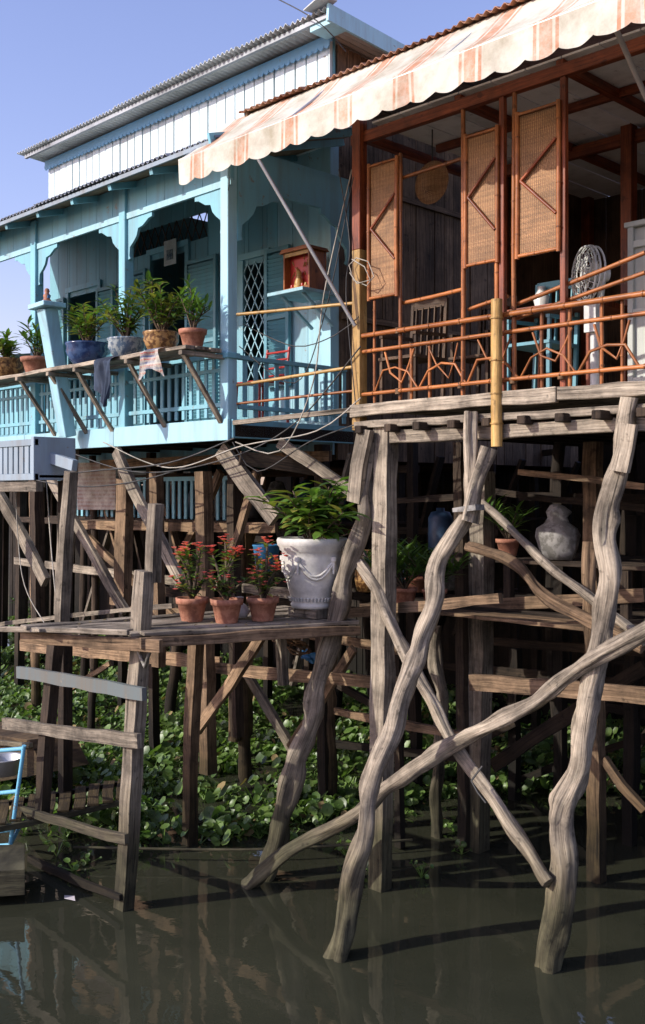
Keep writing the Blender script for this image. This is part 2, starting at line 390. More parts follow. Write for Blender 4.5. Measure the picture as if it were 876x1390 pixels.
for i in range(9):
    xx=-12.9+i*.7; b.beam((xx,5.63,6.22),(xx,7.48,6.76),.05,.07,'blue')
b.beam((-7.06,5.58,6.27),(-7.06,7.5,6.83),.03,.11,'blue',.7)
b.beam((-13.3,5.61,6.255),(-7.04,5.61,6.255),.02,.04,'greyblue',.2)
b.build()
b=MB('upper_wall',BH)
x=XL
while x<-7.45:
    w=min(.165,-7.45-x); b.box(x,x+w-.02,7.475+R(-.006,.006),7.51,6.78,7.89,'white'); x+=.165
b.box(XL,-7.45,7.512,7.53,6.7,7.89,'teald')
b.box(XL-.03,-7.42,7.435,7.462,7.82,7.89,'trim',.7)
scallop(b,XL-.03,-7.42,7.43,7.825,.07,.085,'trim')
b.build()
b=MB('upper_roof',BH)
b.corr(-13.3,-7.12,(7.1,7.965),(12.3,7.67),'zinc',amp=.018)
for yy in (7.16,8.5,10,11.8): b.box(-13.2,-7.16,yy,yy+.04,7.89-(yy-7.1)*.057,7.935-(yy-7.1)*.057,'zincd')
b.beam((-7.13,7.1,7.90),(-7.13,12.3,7.59),.03,.17,'lblue',.9)
b.beam((-7.4,7.15,8.0),(-7.09,7.07,8.01),.2,.012,'zinc')
b.box(-7.46,-7.15,7.18,7.42,7.83,7.895,'lblue',.9)
b.build()
def xw(px,y=YW): return S(px,500,y=y).x
ops=[(xw(206),xw(254),3.87,6.1),(xw(332),xw(363),4.45,5.75),(xw(95),xw(135),4.5,5.9)]
tr=(xw(182),xw(282),6.2,6.5); ops.append(tr)
b=MB('front_wall',BH)
br=[XL,-7.45]+[o[0] for o in ops]+[o[1] for o in ops]
x=XL
while x<-7.45: br.append(x); x+=.24
br=sorted(set(round(v,3) for v in br if v<=-7.449))
for i in range(len(br)-1):
    a,c=br[i],br[i+1]
    if c-a<.004: continue
    mid=(a+c)/2; segs=[(3.6,6.8)]
    for o in ops:
        if o[0]<mid<o[1]:
            ns=[]
            for s0,s1 in segs:
                if o[2]>s0: ns.append((s0,min(s1,o[2])))
                if o[3]<s1: ns.append((max(s0,o[3]),s1))
            segs=[q for q in ns if q[1]-q[0]>.01]
    tn=R(0,1)
    for s0,s1 in segs: b.box(a,c-.006,7.5,7.525,s0,s1,'teal' if mid<-8.3 else 'lblue',tn)
b.box(-7.56,-7.43,7.44,7.56,3.87,6.8,'lblue',.8)
for o in ops[:3]:
    for xx in (o[0]-.03,o[1]+.03): b.box(xx-.035,xx+.035,7.47,7.498,o[2],o[3]+.06,'blue')
    b.box(o[0]-.065,o[1]+.065,7.465,7.496,o[3]+.062,o[3]+.13,'blue')
b.build()
b=MB('shutters',BH)
shutter(b,xw(365),xw(398),4.35,5.85,7.45,'teald')
shutter(b,xw(258),xw(300),4.0,5.95,7.44,'teald')
shutter(b,xw(178),xw(204),4.0,6.0,7.44,'teald')
shutter(b,xw(137),xw(160),4.5,5.9,7.44,'teald'); shutter(b,xw(72),xw(93),4.5,5.9,7.44,'teald')
b.build()
b=MB('window_grille',BH)
x0,x1=ops[1][0],ops[1][1]; n=3; dx=(x1-x0)/n; z=4.45
while z<5.7:
    for i in range(n):
        c=(x0+dx*(i+.5),7.49,z+.11)
        q=[(c[0]-dx/2,7.49,c[2]),(c[0],7.49,c[2]+.11),(c[0]+dx/2,7.49,c[2]),(c[0],7.49,c[2]-.11)]
        for k in range(4): b.beam(q[k],q[(k+1)%4],.01,.01,'lblue',.9,up=(0,1,0))
    z+=.22
x=tr[0]
while x<tr[1]-.05:
    b.beam((x,7.5,6.2),(x+.15,7.5,6.5),.01,.01,'inner',up=(0,1,0)); b.beam((x+.15,7.5,6.2),(x,7.5,6.5),.01,.01,'inner',up=(0,1,0)); x+=.15
b.build()
b=MB('side_and_rear_walls',BH)
y=7.56
while y<12:
    w=R(.13,.22); b.box(-7.47,-7.445+R(-.006,.006),y,y+w-.008,3.55,7.85-(y-7)*.055,'gable'); y+=w
b.box(-7.52,-7.48,7.56,12,3.55,7.5,'dark'); b.box(XL,XL+.03,7.56,12,3.55,7.56,'teal'); b.box(XL,-7.53,11.97,12,3.5,7.56,'dark')
b.box(XL,-7.55,7.56,11.9,3.7,3.8,'dark')
b.box(-7.442,-7.40,7.6,12,5.0,5.07,'gable'); b.box(-7.44,-7.41,7.6,12,6.4,6.46,'gable')
b.build()
b=MB('balustrade',BH,.003)
b.box(-12.6,XR-.14,5.93,5.99,4.44,4.49,'blue',.8); b.box(-12.6,XR-.14,5.94,5.98,3.99,4.03,'blue',.6); b.box(-12.6,XR-.14,5.945,5.975,4.31,4.345,'blue',.6)
x=-12.55
while x<XR-.15:
    if min(abs(x-c) for c in cx)>.09: b.beam((x+.022,5.959,3.9),(x+.022+R(-.006,.006),5.959,4.44),.045,.018,'blue')
    x+=.115
b.box(XR-.05,XR+.0,6.05,7.45,4.42,4.46,'blue'); b.box(XR-.045,XR-.005,6.05,7.45,3.97,4.01,'blue')
y=6.1
while y<7.4: b.box(XR-.033,XR-.015,y,y+.05,3.9,4.42,'blue'); y+=.13
b.build()
b=MB('flower_shelf',BH,.004)
for y,w in ((5.50,.11),(5.64,.13),(5.79,.12)): b.beam((-11.9,y,4.47+R(-.01,.01)),(XR-.02,y,4.48),w,.035,'grey',jit=.005)
for px in (250,176,106,70,28):
    a=S(px,488,y=5.5); xx=a.x
    b.beam((xx,5.47,4.46),(xx+R(0,.04),5.9,3.84),.06,.03,'grey',.3,jit=.003)
    b.beam((xx+.05,5.42,4.43),(xx+.05,5.93,4.43),.05,.04,'grey')
b.build()
b=MB('leaning_painted_post',BH,.006)
t=S(64,418,y=5.42); q=S(92,592,y=5.75)
b.beam(q,t,.15,.13,'lblue',.9,tw=1.15)
b.beam(t+V((-.16,0,.01)),t+V((.16,0,.02)),.26,.05,'lblue',.8)
b.build()
b=MB('guardian_figurine',None); c=t+V((0,0,.045))
b.lathe(c,[(.0,0),(.05,0),(.055,.02),(.03,.05),(.04,.08),(.02,.105),(.028,.125),(.02,.15),(0,.16)],'terra',14)
b.beam(c+V((-.04,0,.06)),c+V((.04,0,.07)),.03,.03,'bright'); b.build()
b=MB('bamboo_barrier',BH)
b.pole([S(322,427,x=XR+.05),S(487,411,y=6.2)],.015,'ybam'); b.pole([S(322,523,x=XR+.05),S(487,497,y=6.2)],.015,'ybam')
b.pole([S(322,548,x=XR+.05),S(487,530,y=6.2)],.012,'bam')
b.beam(S(318,574,x=XR+.06),S(484,556,y=6.25),.05,.04,'grey')
b.build()
b=MB('stilts',BH)
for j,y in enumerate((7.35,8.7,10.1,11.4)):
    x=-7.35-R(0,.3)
    mats=(('grey','warm','dark'),('warm','dark','dark'),('dark','blk'),('blk',))[j]  # wood darkens row by row, painting in the shade under the house
    while x>-14.5:
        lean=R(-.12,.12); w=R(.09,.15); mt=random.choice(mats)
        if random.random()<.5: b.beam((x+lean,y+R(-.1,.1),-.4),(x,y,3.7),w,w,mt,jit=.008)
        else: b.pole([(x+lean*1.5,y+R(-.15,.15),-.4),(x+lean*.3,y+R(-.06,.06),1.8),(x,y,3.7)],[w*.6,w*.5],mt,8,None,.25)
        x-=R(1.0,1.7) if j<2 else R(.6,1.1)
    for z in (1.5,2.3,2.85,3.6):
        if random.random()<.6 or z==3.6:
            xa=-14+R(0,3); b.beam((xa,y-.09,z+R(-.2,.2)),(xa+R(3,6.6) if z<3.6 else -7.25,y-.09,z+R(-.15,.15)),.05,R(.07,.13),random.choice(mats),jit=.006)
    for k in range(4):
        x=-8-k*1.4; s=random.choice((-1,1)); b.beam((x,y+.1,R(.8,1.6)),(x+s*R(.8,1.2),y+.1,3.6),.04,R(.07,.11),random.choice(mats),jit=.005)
def W(mb,pts,w,h,mat,tone=None,jit=.008):
    p=[S(a[0],a[1],y=a[2]) for a in pts]; mb.beam(p[0],p[1],w,h,mat,tone,jit=jit)
def WP(mb,pts,rad,mat,tone=None,wob=.3,seg=10): mb.pole([S(a[0],a[1],y=a[2]) for a in pts],rad,mat,seg,tone,wob,.08,3)
W(b,[(96,600,6.0),(84,835,6.0)],.17,.12,'grey',.5)
W(b,[(48,610,6.1),(52,850,6.1)],.12,.12,'dark',.8)
W(b,[(170,650,6.2),(166,822,6.2)],.19,.1,'warm',.55)
W(b,[(212,640,6.3),(216,905,6.3)],.13,.1,'warm',.3)
W(b,[(276,640,6.4),(283,1050,6.4)],.14,.12,'warm',.45)
W(b,[(318,640,6.6),(322,1000,6.6)],.1,.1,'dark',.9)
W(b,[(158,612,5.9),(248,792,5.9)],.05,.12,'grey',.7)
W(b,[(58,630,5.95),(170,830,5.95)],.05,.11,'grey',.45)
W(b,[(0,672,5.2),(62,790,5.2)],.06,.13,'grey',.45)
W(b,[(300,610,6.05),(375,705,6.15)],.06,.16,'grey',.4)
W(b,[(350,640,6.4),(300,800,6.6)],.05,.1,'warm',.4)
W(b,[(380,600,6.3),(480,668,6.5)],.05,.1,'grey',.4)
W(b,[(326,622,5.97),(430,638,6.6)],.06,.12,'dark',.9)
W(b,[(88,712,6.7),(375,716,6.7)],.05,.1,'warm',.7)
W(b,[(30,876,6.6),(300,900,6.6)],.05,.13,'warm',.98)
W(b,[(280,905,6.56),(545,928,6.56)],.05,.11,'warm',.9)
W(b,[(210,800,6.5),(430,852,6.5)],.05,.09,'dark',.9)
W(b,[(330,905,6.9),(400,1020,6.9)],.05,.1,'grey',.5)
W(b,[(395,1015,6.8),(480,880,6.8)],.05,.09,'warm',.6)
W(b,[(268,992,6.1),(358,858,6.1)],.05,.1,'warm',.95)
W(b,[(235,775,7),(300,640,7)],.05,.09,'warm',.5)
W(b,[(120,730,6.8),(250,850,6.8)],.05,.09,'warm',.5)
W(b,[(60,960,7.2),(150,900,7.2)],.04,.06,'warm',.9)
WP(b,[(447,860,7.4),(444,960,7.45),(450,1110,7.5)],[.09,.08],'warm',.4)
WP(b,[(322,860,7.3),(318,1005,7.3)],[.07,.07],'warm',.5)
b.build()
b=MB('lower_storey',BH)
x=-13
while x<-7.6: b.box(x,x+.16,7.4,11.6,2.86,2.89,'dark'); x+=.165
x=-12.6
while x<-9: b.box(x,x+.05,7.4,7.42,2.9,3.35,'blue'); x+=.12
b.box(-12.7,-9,7.39,7.43,3.35,3.4,'blue')
b.add([S(105,628,y=7.3),S(157,628,y=7.3),S(157,692,y=7.3),S(105,692,y=7.3)],[(0,3,2,1)],'blind',None,.5)
for k in range(9):
    x=-12.2+k*.5; b.lathe((x,8.3,2.9),[(0,0),(R(.1,.18),0),(R(.12,.2),R(.1,.3)),(.08,R(.35,.45)),(0,.46)],random.choice(('sack','terra','canis','browncer')),12)
b.build()
G=grp('spirit_shrine'); b=MB('shelf_and_box',G,.003)
c=S(412,398,y=7.1); X,Y,Z=c
b.box(X-.32,X+.2,Y-.2,Y+.3,Z-.02,Z+.015,'lblue'); b.beam((X-.2,Y+.32,Z-.3),(X-.2,Y-.1,Z-.02),.03,.03,'lblue'); b.beam((X+.1,Y+.32,Z-.3),(X+.1,Y-.1,Z-.02),.03,.03,'lblue')
b.box(X-.17,X+.17,Y-.02,Y+.0,Z+.015,Z+.4,'redpl'); b.box(X-.19,X-.17,Y-.1,Y+.14,Z+.015,Z+.4,'bam'); b.box(X+.17,X+.19,Y-.1,Y+.14,Z+.015,Z+.4,'bam')
b.prism([(X-.22,Y-.13,Z+.4),(X+.22,Y-.13,Z+.4),(X+.19,Y-.13,Z+.44),(X-.19,Y-.13,Z+.44)],(0,.28,0),'bam')
b.box(X-.17,X+.17,Y-.1,Y-.09,Z+.36,Z+.4,'ybam'); b.box(X-.17,X+.17,Y-.1,Y-.085,Z+.015,Z+.05,'bam')
for k in range(5):
    b.lathe((X-.1+k*.05,Y-.06,Z+.016),[(0,0),(.014,0),(.018,.05),(.012,.07)],('redpl','ybam','plastic')[k%3],10)
b.lathe((X,Y-.06,Z+.016),[(0,0),(.04,0),(.045,.08),(.025,.14),(.03,.18),(0,.22)],'ybam',14)
for k in range(14): xx=X+R(-.14,.12); zz=Z+R(.08,.33); b.beam((xx,Y-.025,zz),(xx+R(-.03,.03),Y-.025,zz+R(.02,.05)),.006,.012,'ybam')
b.build()
b=MB('wall_calendar'); c=S(229,341,y=7.4); b.box(c.x-.12,c.x+.12,7.42,7.43,c.z-.16,c.z+.14,'plastic'); b.box(c.x-.06,c.x+.06,7.412,7.418,c.z-.1,c.z+.02,'greycer'); b.build()
G=grp('red_chair'); c=S(355,560,y=6.75); X,Y,Z=c.x,6.75,3.88; b=MB('frame',G)
for dx in (-.17,.17):
    for dy in (-.17,.17): b.pole([(X+dx*1.1,Y+dy*1.1,Z),(X+dx,Y+dy,Z+.4)],.014,'redpl')
    b.pole([(X+dx,Y+.17,Z+.4),(X+dx*.95,Y+.23,Z+.78)],.014,'redpl')
b.box(X-.19,X+.19,Y-.19,Y+.19,Z+.4,Z+.42,'redpl')
for k in range(4): b.pole([(X-.165,Y+.18+k*.012,Z+.5+k*.08),(X+.165,Y+.18+k*.012,Z+.5+k*.08)],.012,'redpl')
b.build()

# ------------------------------------------------------------------ RIGHT HOUSE
RH=grp('veranda_stilt_house'); YF=6.2; DK=3.92; RX=-1.6
def xf(px,y=YF): return S(px,500,y=y).x
b=MB('veranda_deck',RH,.005)
y=6.14
while y<9.5: b.beam((-5.78,y+.07,DK-.02),(RX,y+.07,DK-.02),.13,.04,'grey',jit=.002); y+=.14
b.beam((-5.85,6.1,DK-.045),(-3.9,6.1,DK-.045),.05,.1,'grey',.95,jit=.008); b.beam((-3.89,6.1,DK-.04),(RX,6.1,DK-.05),.05,.095,'grey',.75,jit=.008)
b.beam((-5.82,6.12,DK-.16),(RX,6.12,DK-.165),.06,.055,'grey',.6,jit=.006)
b.beam((-5.6,6.2,DK-.27),(RX,6.2,DK-.29),.09,.1,'grey',.8,jit=.008)
x=-5.7
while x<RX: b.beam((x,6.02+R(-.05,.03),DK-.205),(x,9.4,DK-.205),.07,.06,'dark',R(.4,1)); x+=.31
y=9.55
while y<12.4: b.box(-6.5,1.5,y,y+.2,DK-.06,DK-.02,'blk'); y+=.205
b.build()
b=MB('posts_and_headers',RH,.004)
cx0=xf(491); b.box(cx0-.045,cx0+.045,YF-.07,YF+.02,DK-.2,5.2,'ybam',.2); b.box(cx0-.045,cx0+.045,YF-.07,YF+.02,5.2,6.5,'red',.8)
b.box(cx0-.1,RX,YF-.03,YF+.03,6.08,6.17,'red',.7); b.box(cx0-.1,RX,YF-.02,YF+.02,6.3,6.36,'red',.5)
b.box(cx0-.06,cx0+.0,YF+.03,9.5,6.12,6.2,'red',.5)
for px in (683,766): xx=xf(px); b.box(xx-.022,xx+.022,YF-.022,YF+.022,DK,6.08,'red')
for xx,yy in ((-5.65,7.9),(-4.3,7.8),(-3.0,7.8),(-5.65,9.4)): b.box(xx-.05,xx+.05,yy-.05,yy+.05,DK,6.25,'red',.3)
b.box(-5.7,RX,7.8,7.86,6.1,6.2,'red',.3)
for xx in (-4.9,-4.0,-3.0): b.box(xx,xx+.06,6.24,9.5,6.16,6.235,'red',.35)
b.box(-5.7,RX,7.0,7.05,6.17,6.235,'red',.4)
b.build()
b=MB('ceiling_and_walls',RH)
x=-5.75
while x<RX: b.box(x,x+.29,6.24,9.5,6.24,6.255,'ceil'); x+=.3
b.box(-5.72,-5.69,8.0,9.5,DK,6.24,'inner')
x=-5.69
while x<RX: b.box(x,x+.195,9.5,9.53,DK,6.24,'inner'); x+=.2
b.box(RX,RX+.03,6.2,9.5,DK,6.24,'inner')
b.build()
b=MB('corrugated_roof',RH)
b.corr(-7.0,-1.0,(5.86,6.56),(10.5,7.9),'rust')
b.box(-6.95,-1.2,5.93,5.99,6.49,6.545,'gable'); b.box(-6.95,-1.2,6.2,6.26,6.58,6.64,'gable')
b.beam((-6.93,5.9,6.49),(-6.93,10.4,7.83),.03,.12,'gable')
b.prism([(-5.73,6.2,6.36),(-5.73,9.5,6.36),(-5.73,9.5,7.55),(-5.73,6.2,6.58)],(.03,0,0),'gable')
b.build()
b=MB('wicker_screens',RH)
def screen(pa,pb,zt,zb,y=YF-.03):
    x0,x1=xf(pa),xf(pb)
    b.add([(x0,y,zb),(x1,y,zb),(x1,y,zt),(x0,y,zt),(x0,y+.012,zb),(x1,y+.012,zb),(x1,y+.012,zt),(x0,y+.012,zt)],[(0,1,2,3),(7,6,5,4)],'wicker')
    for xx in (x0,x1): b.bamboo((xx,y-.005,zb-.02),(xx,y-.005,zt+.02),.017,'bam')
    for z in (zb,zt): b.bamboo((x0,y-.005,z),(x1,y-.005,z),.013,'bam')
    zc=(zt+zb)/2; L=x1-x0
    apex=(x0+L*.12,y-.02,zc+.02)
    b.pole([apex,(x1-.01,y-.02,zc-.26)],.012,'red'); b.pole([apex,(x1-.01,y-.02,zc+.26)],.012,'red')
def zf(px,py,y=YF): return S(px,py,y=y).z
screen(505,543,zf(524,222),zf(524,403)); screen(636,679,zf(657,182),zf(657,358)); screen(706,762,zf(733,150),zf(733,344))
b.build()
b=MB('bamboo_railing',RH)
for px,lo,hi in ((545,3.93,5.9),(630,3.93,6.08),(700,3.93,6.08),(676,3.93,5.3),(510,3.93,4.8),(737,3.93,4.5),(775,3.93,4.5),(818,3.93,4.5),(846,3.93,4.5),(585,3.93,4.35),(560,3.93,4.35)):
    b.bamboo((xf(px),YF-.01,lo),(xf(px),YF-.01,hi),.017 if hi>5 else .014,'bam')
b.bamboo((xf(495),YF-.04,4.49),(RX,YF-.04,4.5),.021,'bam'); b.bamboo((xf(495),YF-.035,4.36),(RX,YF-.035,4.37),.017,'bam')
b.bamboo((xf(495),YF-.04,4.01),(RX,YF-.04,4.01),.017,'bam')
for (a1,b1,a2,b2) in ((545,412,632,392),(702,413,876,343),(702,432,876,370),(636,420,690,402),(545,242,632,214)):
    b.bamboo(S(a1,b1,y=YF+.03),S(a2,b2,y=YF+.03),.016,'bam')
x0=xf(510)
for k in range(5):
    xa=x0+k*.47; q=lambda:R(-.025,.025)
    b.pole([(xa,YF-.01,4.02),(xa+.1,YF-.02,4.17+q()),(xa+.23,YF-.02,4.2+q()),(xa+.36,YF-.02,4.16+q()),(xa+.46,YF-.01,4.02)],R(.008,.012),'bam')
    b.pole([(xa+.12+q(),YF-.015,4.34),(xa+.18,YF-.02,4.18+q()),(xa+.3,YF-.02,4.1+q()),(xa+.4+q(),YF-.01,4.34)],R(.007,.011),'bam')
b.bamboo((xf(688),YF-.12,zf(688,606,YF-.1)),(xf(688),YF-.12,zf(688,405,YF-.1)),.043,'ybam',.25)
for px in (545,630,700,766):
    for z in (4.49,4.01): b.pole([(xf(px),YF-.035,z-.022),(xf(px),YF-.035,z+.022)],.027,'tie',8)
b.build()
b=MB('stilts',RH)
W(b,[(524,578,6.2),(516,1215,6.2)],.15,.13,'grey',.75)
b.beam(S(497,583,y=6.08),S(481,682,y=6.06),.14,.05,'grey',.7,jit=.006)
def WP3(pts,rad,mat,tone,wob=.6): b.pole([S(p[0],p[1],y=p[2]) for p in pts],rad,mat,18,tone,wob,.045,8)
WP3([(641,560,6.05),(640,640,6.0),(632,700,5.95),(594,765,5.85),(582,835,5.72),(556,915,5.6),(522,1020,5.42),(494,1130,5.27),(470,1230,5.15),(446,1330,5.02)],[.047,.072],'grey',.9)
WP3([(665,608,6.0),(648,660,5.95),(634,708,5.9)],[.05,.06],'grey',.95)
b.beam(S(620,692,y=5.9),S(652,688,y=5.9),.1,.035,'sack',jit=.006)
WP3([(856,540,6.08),(843,630,6.06),(822,715,6.05),(828,800,6.04),(806,925,6.03),(788,1020,6.02),(762,1110,6.01),(766,1200,6.0),(742,1320,5.98)],[.06,.08],'grey',.9)
b.beam(S(853,575,y=5.98),S(842,640,y=5.98),.12,.04,'grey',.75,jit=.004)
WP3([(332,1205,5.45),(400,1150,5.6),(470,1115,5.75),(540,1058,5.85),(615,1010,5.9),(700,968,5.92),(790,905,5.93),(900,845,5.93)],[.058,.047],'grey',.7)
WP3([(468,742,6.12),(512,800,6.1),(545,880,6.08),(585,950,6.06),(622,1020,6.04),(680,1100,6.0),(746,1198,5.9)],[.042,.048],'grey',.85)
WP3([(655,682,6.3),(720,745,6.3),(800,810,6.3),(876,870,6.3)],[.028,.033],'grey',.6)
WP3([(635,742,6.4),(690,760,6.4),(735,805,6.4),(790,838,6.4),(876,880,6.4)],[.038,.042],'warm',.5)
WP3([(505,600,6.15),(492,690,6.12),(468,800,6.05),(440,910,5.95),(400,1050,5.85),(358,1200,5.7)],[.065,.082],'grey',.4)
WP3([(800,735,6.5),(800,800,6.5),(806,900,6.6),(800,1010,6.7)],[.05,.05],'warm',.4)
WP3([(590,850,7.5),(596,950,7.5),(590,1160,7.5)],[.055,.05],'grey',.4)
for px,top,bot,y,w,mt,tn in ((655,640,1165,7.5,.16,'grey',.3),(805,600,1200,7.6,.12,'warm',.3),(625,600,1150,7.4,.09,'dark',.8),(860,700,1190,8.6,.1,'blk',.6),(760,640,1130,8.6,.1,'blk',.6),(560,600,1110,8.4,.09,'dark',.2),(700,880,1100,9,.1,'blk',.6),(540,960,1150,7.0,.07,'dark',.9)):
    W(b,[(px,top,y),(px+R(-8,8),bot,y)],w,w,mt,tn)
for a in ((455,965,645,1002,6.9,.07,.6),(640,925,880,945,6.6,.12,.45),(600,820,876,808,7.3,.1,.4),(470,832,680,812,6.4,.08,.6),(660,870,876,885,8.2,.08,.4),(560,900,876,930,8.8,.08,.3),(455,1010,640,1030,8.0,.08,.3),(670,1040,876,905,8.0,.12,.4),(540,1060,700,980,8.9,.1,.3),(620,660,876,690,8.0,.06,.3),(540,680,660,672,7.7,.06,.4),(700,1060,876,1000,9.4,.08,.3),(705,640,876,660,7.0,.05,.3),(460,930,560,990,7.8,.08,.5),(820,1030,876,1100,7.6,.07,.4)):
    W(b,[(a[0],a[1],a[4]),(a[2],a[3],a[4])],.05,a[5],'dark' if a[4]>7.65 else 'warm',a[6])  # rails further back get darker wood to imitate shade
for y in (8.8,10.2,11.6):  # rear rows in dark woods, under-floor gloom painted by colour
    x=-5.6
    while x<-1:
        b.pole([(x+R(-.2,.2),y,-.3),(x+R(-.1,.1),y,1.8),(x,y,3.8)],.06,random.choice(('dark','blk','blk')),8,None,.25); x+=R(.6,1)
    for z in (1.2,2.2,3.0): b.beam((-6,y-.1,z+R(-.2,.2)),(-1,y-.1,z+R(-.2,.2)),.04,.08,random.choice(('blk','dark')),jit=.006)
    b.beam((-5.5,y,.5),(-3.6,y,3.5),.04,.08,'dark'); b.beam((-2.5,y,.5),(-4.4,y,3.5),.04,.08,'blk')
b.build()
b=MB('under_floor_platform',RH,.003)
y=6.75
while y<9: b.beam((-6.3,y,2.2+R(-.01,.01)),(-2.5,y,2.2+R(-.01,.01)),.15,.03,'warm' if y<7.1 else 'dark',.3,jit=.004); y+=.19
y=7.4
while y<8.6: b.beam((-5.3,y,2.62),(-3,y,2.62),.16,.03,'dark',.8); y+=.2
for x in (-5.2,-4.1,-3.1): b.box(x,x+.07,7.3,7.37,2.2,2.6,'dark')
b.build()
b=MB('stored_household_goods')
for px,yy,z,mt in ((560,8.4,2.22,'canis'),(610,8.3,2.22,'sack'),(500,7.6,2.22,'browncer'),(640,8.2,2.22,'browncer')):
    c=S(px,700,y=yy); r=R(.1,.17); h=R(.2,.42)
    b.lathe((c.x,yy,z),[(0,0),(r*.8,0),(r,h*.3),(r*.95,h*.7),(r*.6,h*.95),(r*.62,h),(0,h)],mt,16)
b.build()
# awning
G=grp('striped_awning'); b=MB('fabric',G)
ax0,ax1=-7.3,-1.6; n=160; ya,za=5.44,6.12; yb,zb=5.93,6.55
vs=[];fs=[];uvs=[]
def sag(x,t): return -.025*math.sin(t*math.pi)*(1+.5*math.sin(x*3))+.008*noise.noise(V((x*5,t*2,0)))
T=6
for i in range(n+1):
    x=ax0+(ax1-ax0)*i/n
    for j in range(T+1):
        t=j/T; vs.append(V((x,yb+(ya-yb)*t,zb+(za-zb)*t+sag(x,t))))
for i in range(n):
    for j in range(T):
        a=i*(T+1)+j; fs.append((a,a+1,a+T+2,a+T+1))
        u=lambda q:(vs[q].x+20,vs[q].z)
        uvs.append([u(a),u(a+1),u(a+T+2),u(a+T+1)])
b.add(vs,fs,'awn',uvs,.5,True)
vs=[];fs=[];uvs=[];n2=500;R3=4
for i in range(n2+1):
    x=ax0+(ax1-ax0)*i/n2; ph=((x-ax0)/.24)%1; low=.205+.035*math.sin(ph*math.pi)**.7+.012*noise.noise(V((x*2,9,0)))
    yo=.03*noise.noise(V((x*4,0,0)))+.008*noise.noise(V((x*14,3,0)))
    for j in range(R3+1): t=j/R3; vs.append(V((x,ya-.012+yo*t,za-low*t)))
for i in range(n2):
    for j in range(R3):
        a=i*(R3+1)+j; fs.append((a,a+1,a+R3+2,a+R3+1)); u=lambda q:(vs[q].x+20,vs[q].z); uvs.append([u(a),u(a+1),u(a+R3+2),u(a+R3+1)])
b.add(vs,fs,'awn',uvs,.5,True)
b.build()
b=MB('frame',G)
b.pole([(ax0,ya,za-.01),(ax1,ya,za-.01)],.013,'steel')
b.pole([(ax0,yb,zb-.03),(ax1,yb,zb-.03)],.013,'steel')
for x in (ax0+.02,-5.9,-4.4,-3.0): b.pole([(x,ya,za-.015),(x,yb,zb-.035)],.012,'steel')
b.pole([S(351,216,y=ya),S(482,442,y=6.1)],.016,'steel'); b.pole([S(826,16,y=ya),S(884,148,y=6.1)],.018,'steel')
b.build()
G=grp('pedestal_fan'); b=MB('fan',G)
c=S(798,372,y=6.75); fd=(V((0,-1,0))*.75+V((-.55,-.1,0))).normalized(); u=V((0,0,1)); s_=fd.cross(u).normalized()
def ring(r,off,th):
    pts=[c+fd*off+(s_*math.cos(a)+u*math.sin(a))*r for a in [2*math.pi*k/28 for k in range(29)]]; b.pole(pts,th,'plastic',6,.5,0,1)
for r,o in ((.205,0),(.2,.03),(.2,-.04),(.15,.05),(.1,.06),(.045,.065)): ring(r,o,.004 if r<.2 else .008)
for k in range(22):
    a=2*math.pi*k/22; q=s_*math.cos(a)+u*math.sin(a)
    b.pole([c+fd*.065+q*.04,c+fd*.05+q*.15,c+fd*.0+q*.205],.003,'plastic',5,.5,0,1); b.pole([c-fd*.06+q*.04,c+q*.205],.003,'plastic',5)
for k in range(3):
    a=2.1*k+.4; q=s_*math.cos(a)+u*math.sin(a); q2=s_*math.cos(a+.9)+u*math.sin(a+.9)
    b.add([c+q*.03,c+q*.17+fd*.02,c+(q+q2).normalized()*.18,c+q2*.15-fd*.02,c+q2*.03],[(0,1,2,3,4)],'plastic')
b.pole([c+fd*.04,c-fd*.16],.05,'plastic',14); b.pole([c-fd*.12+V((0,0,-.02)),V((c.x,c.y+.1,DK+.35))],.026,'plastic',10)
b.pole([V((c.x,c.y+.1,DK+.5)),V((c.x,c.y+.1,DK+.03))],.034,'plastic',12); b.lathe((c.x,c.y+.1,DK),[(.19,0),(.18,.03),(.05,.05),(.0,.06)],'plastic')
b.box(c.x-.05,c.x+.05,c.y+.03,c.y+.06,4.4,4.6,'plastic')
b.build()
b=MB('woven_hat'); c=S(587,248,y=6.7); vs=[]
pr=[(.0,.06),(.07,.055),(.1,.01),(.17,0),(.18,.008)]
for r,h in pr:
    for k in range(24):
        a=2*math.pi*k/24; vs.append(c+V((math.cos(a)*r,-h,math.sin(a)*r*1.0)))
b.add(vs,[(i*24+k,i*24+(k+1)%24,i*24+24+(k+1)%24,i*24+24+k) for i in range(4) for k in range(24)],'wicker',None,.2,True)
b.pole([c+V((0,0,.17)),c+V((0,0,.6))],.006,'cable'); b.build()
G=grp('glass_cabinet'); b=MB('cabinet',G,.004); x0=xf(852,6.9)
b.box(x0,x0+.7,6.95,7.4,DK,5.15,'cab',.3)
for z in (4.0,4.5,5.0): b.box(x0-.01,x0+.7,6.92,6.948,z,z+.05,'cab')
for x in (x0-.01,x0+.33): b.box(x,x+.045,6.915,6.947,DK,5.17,'cab')
b.box(x0-.03,x0+.73,6.9,7.43,5.152,5.19,'cab'); b.build()
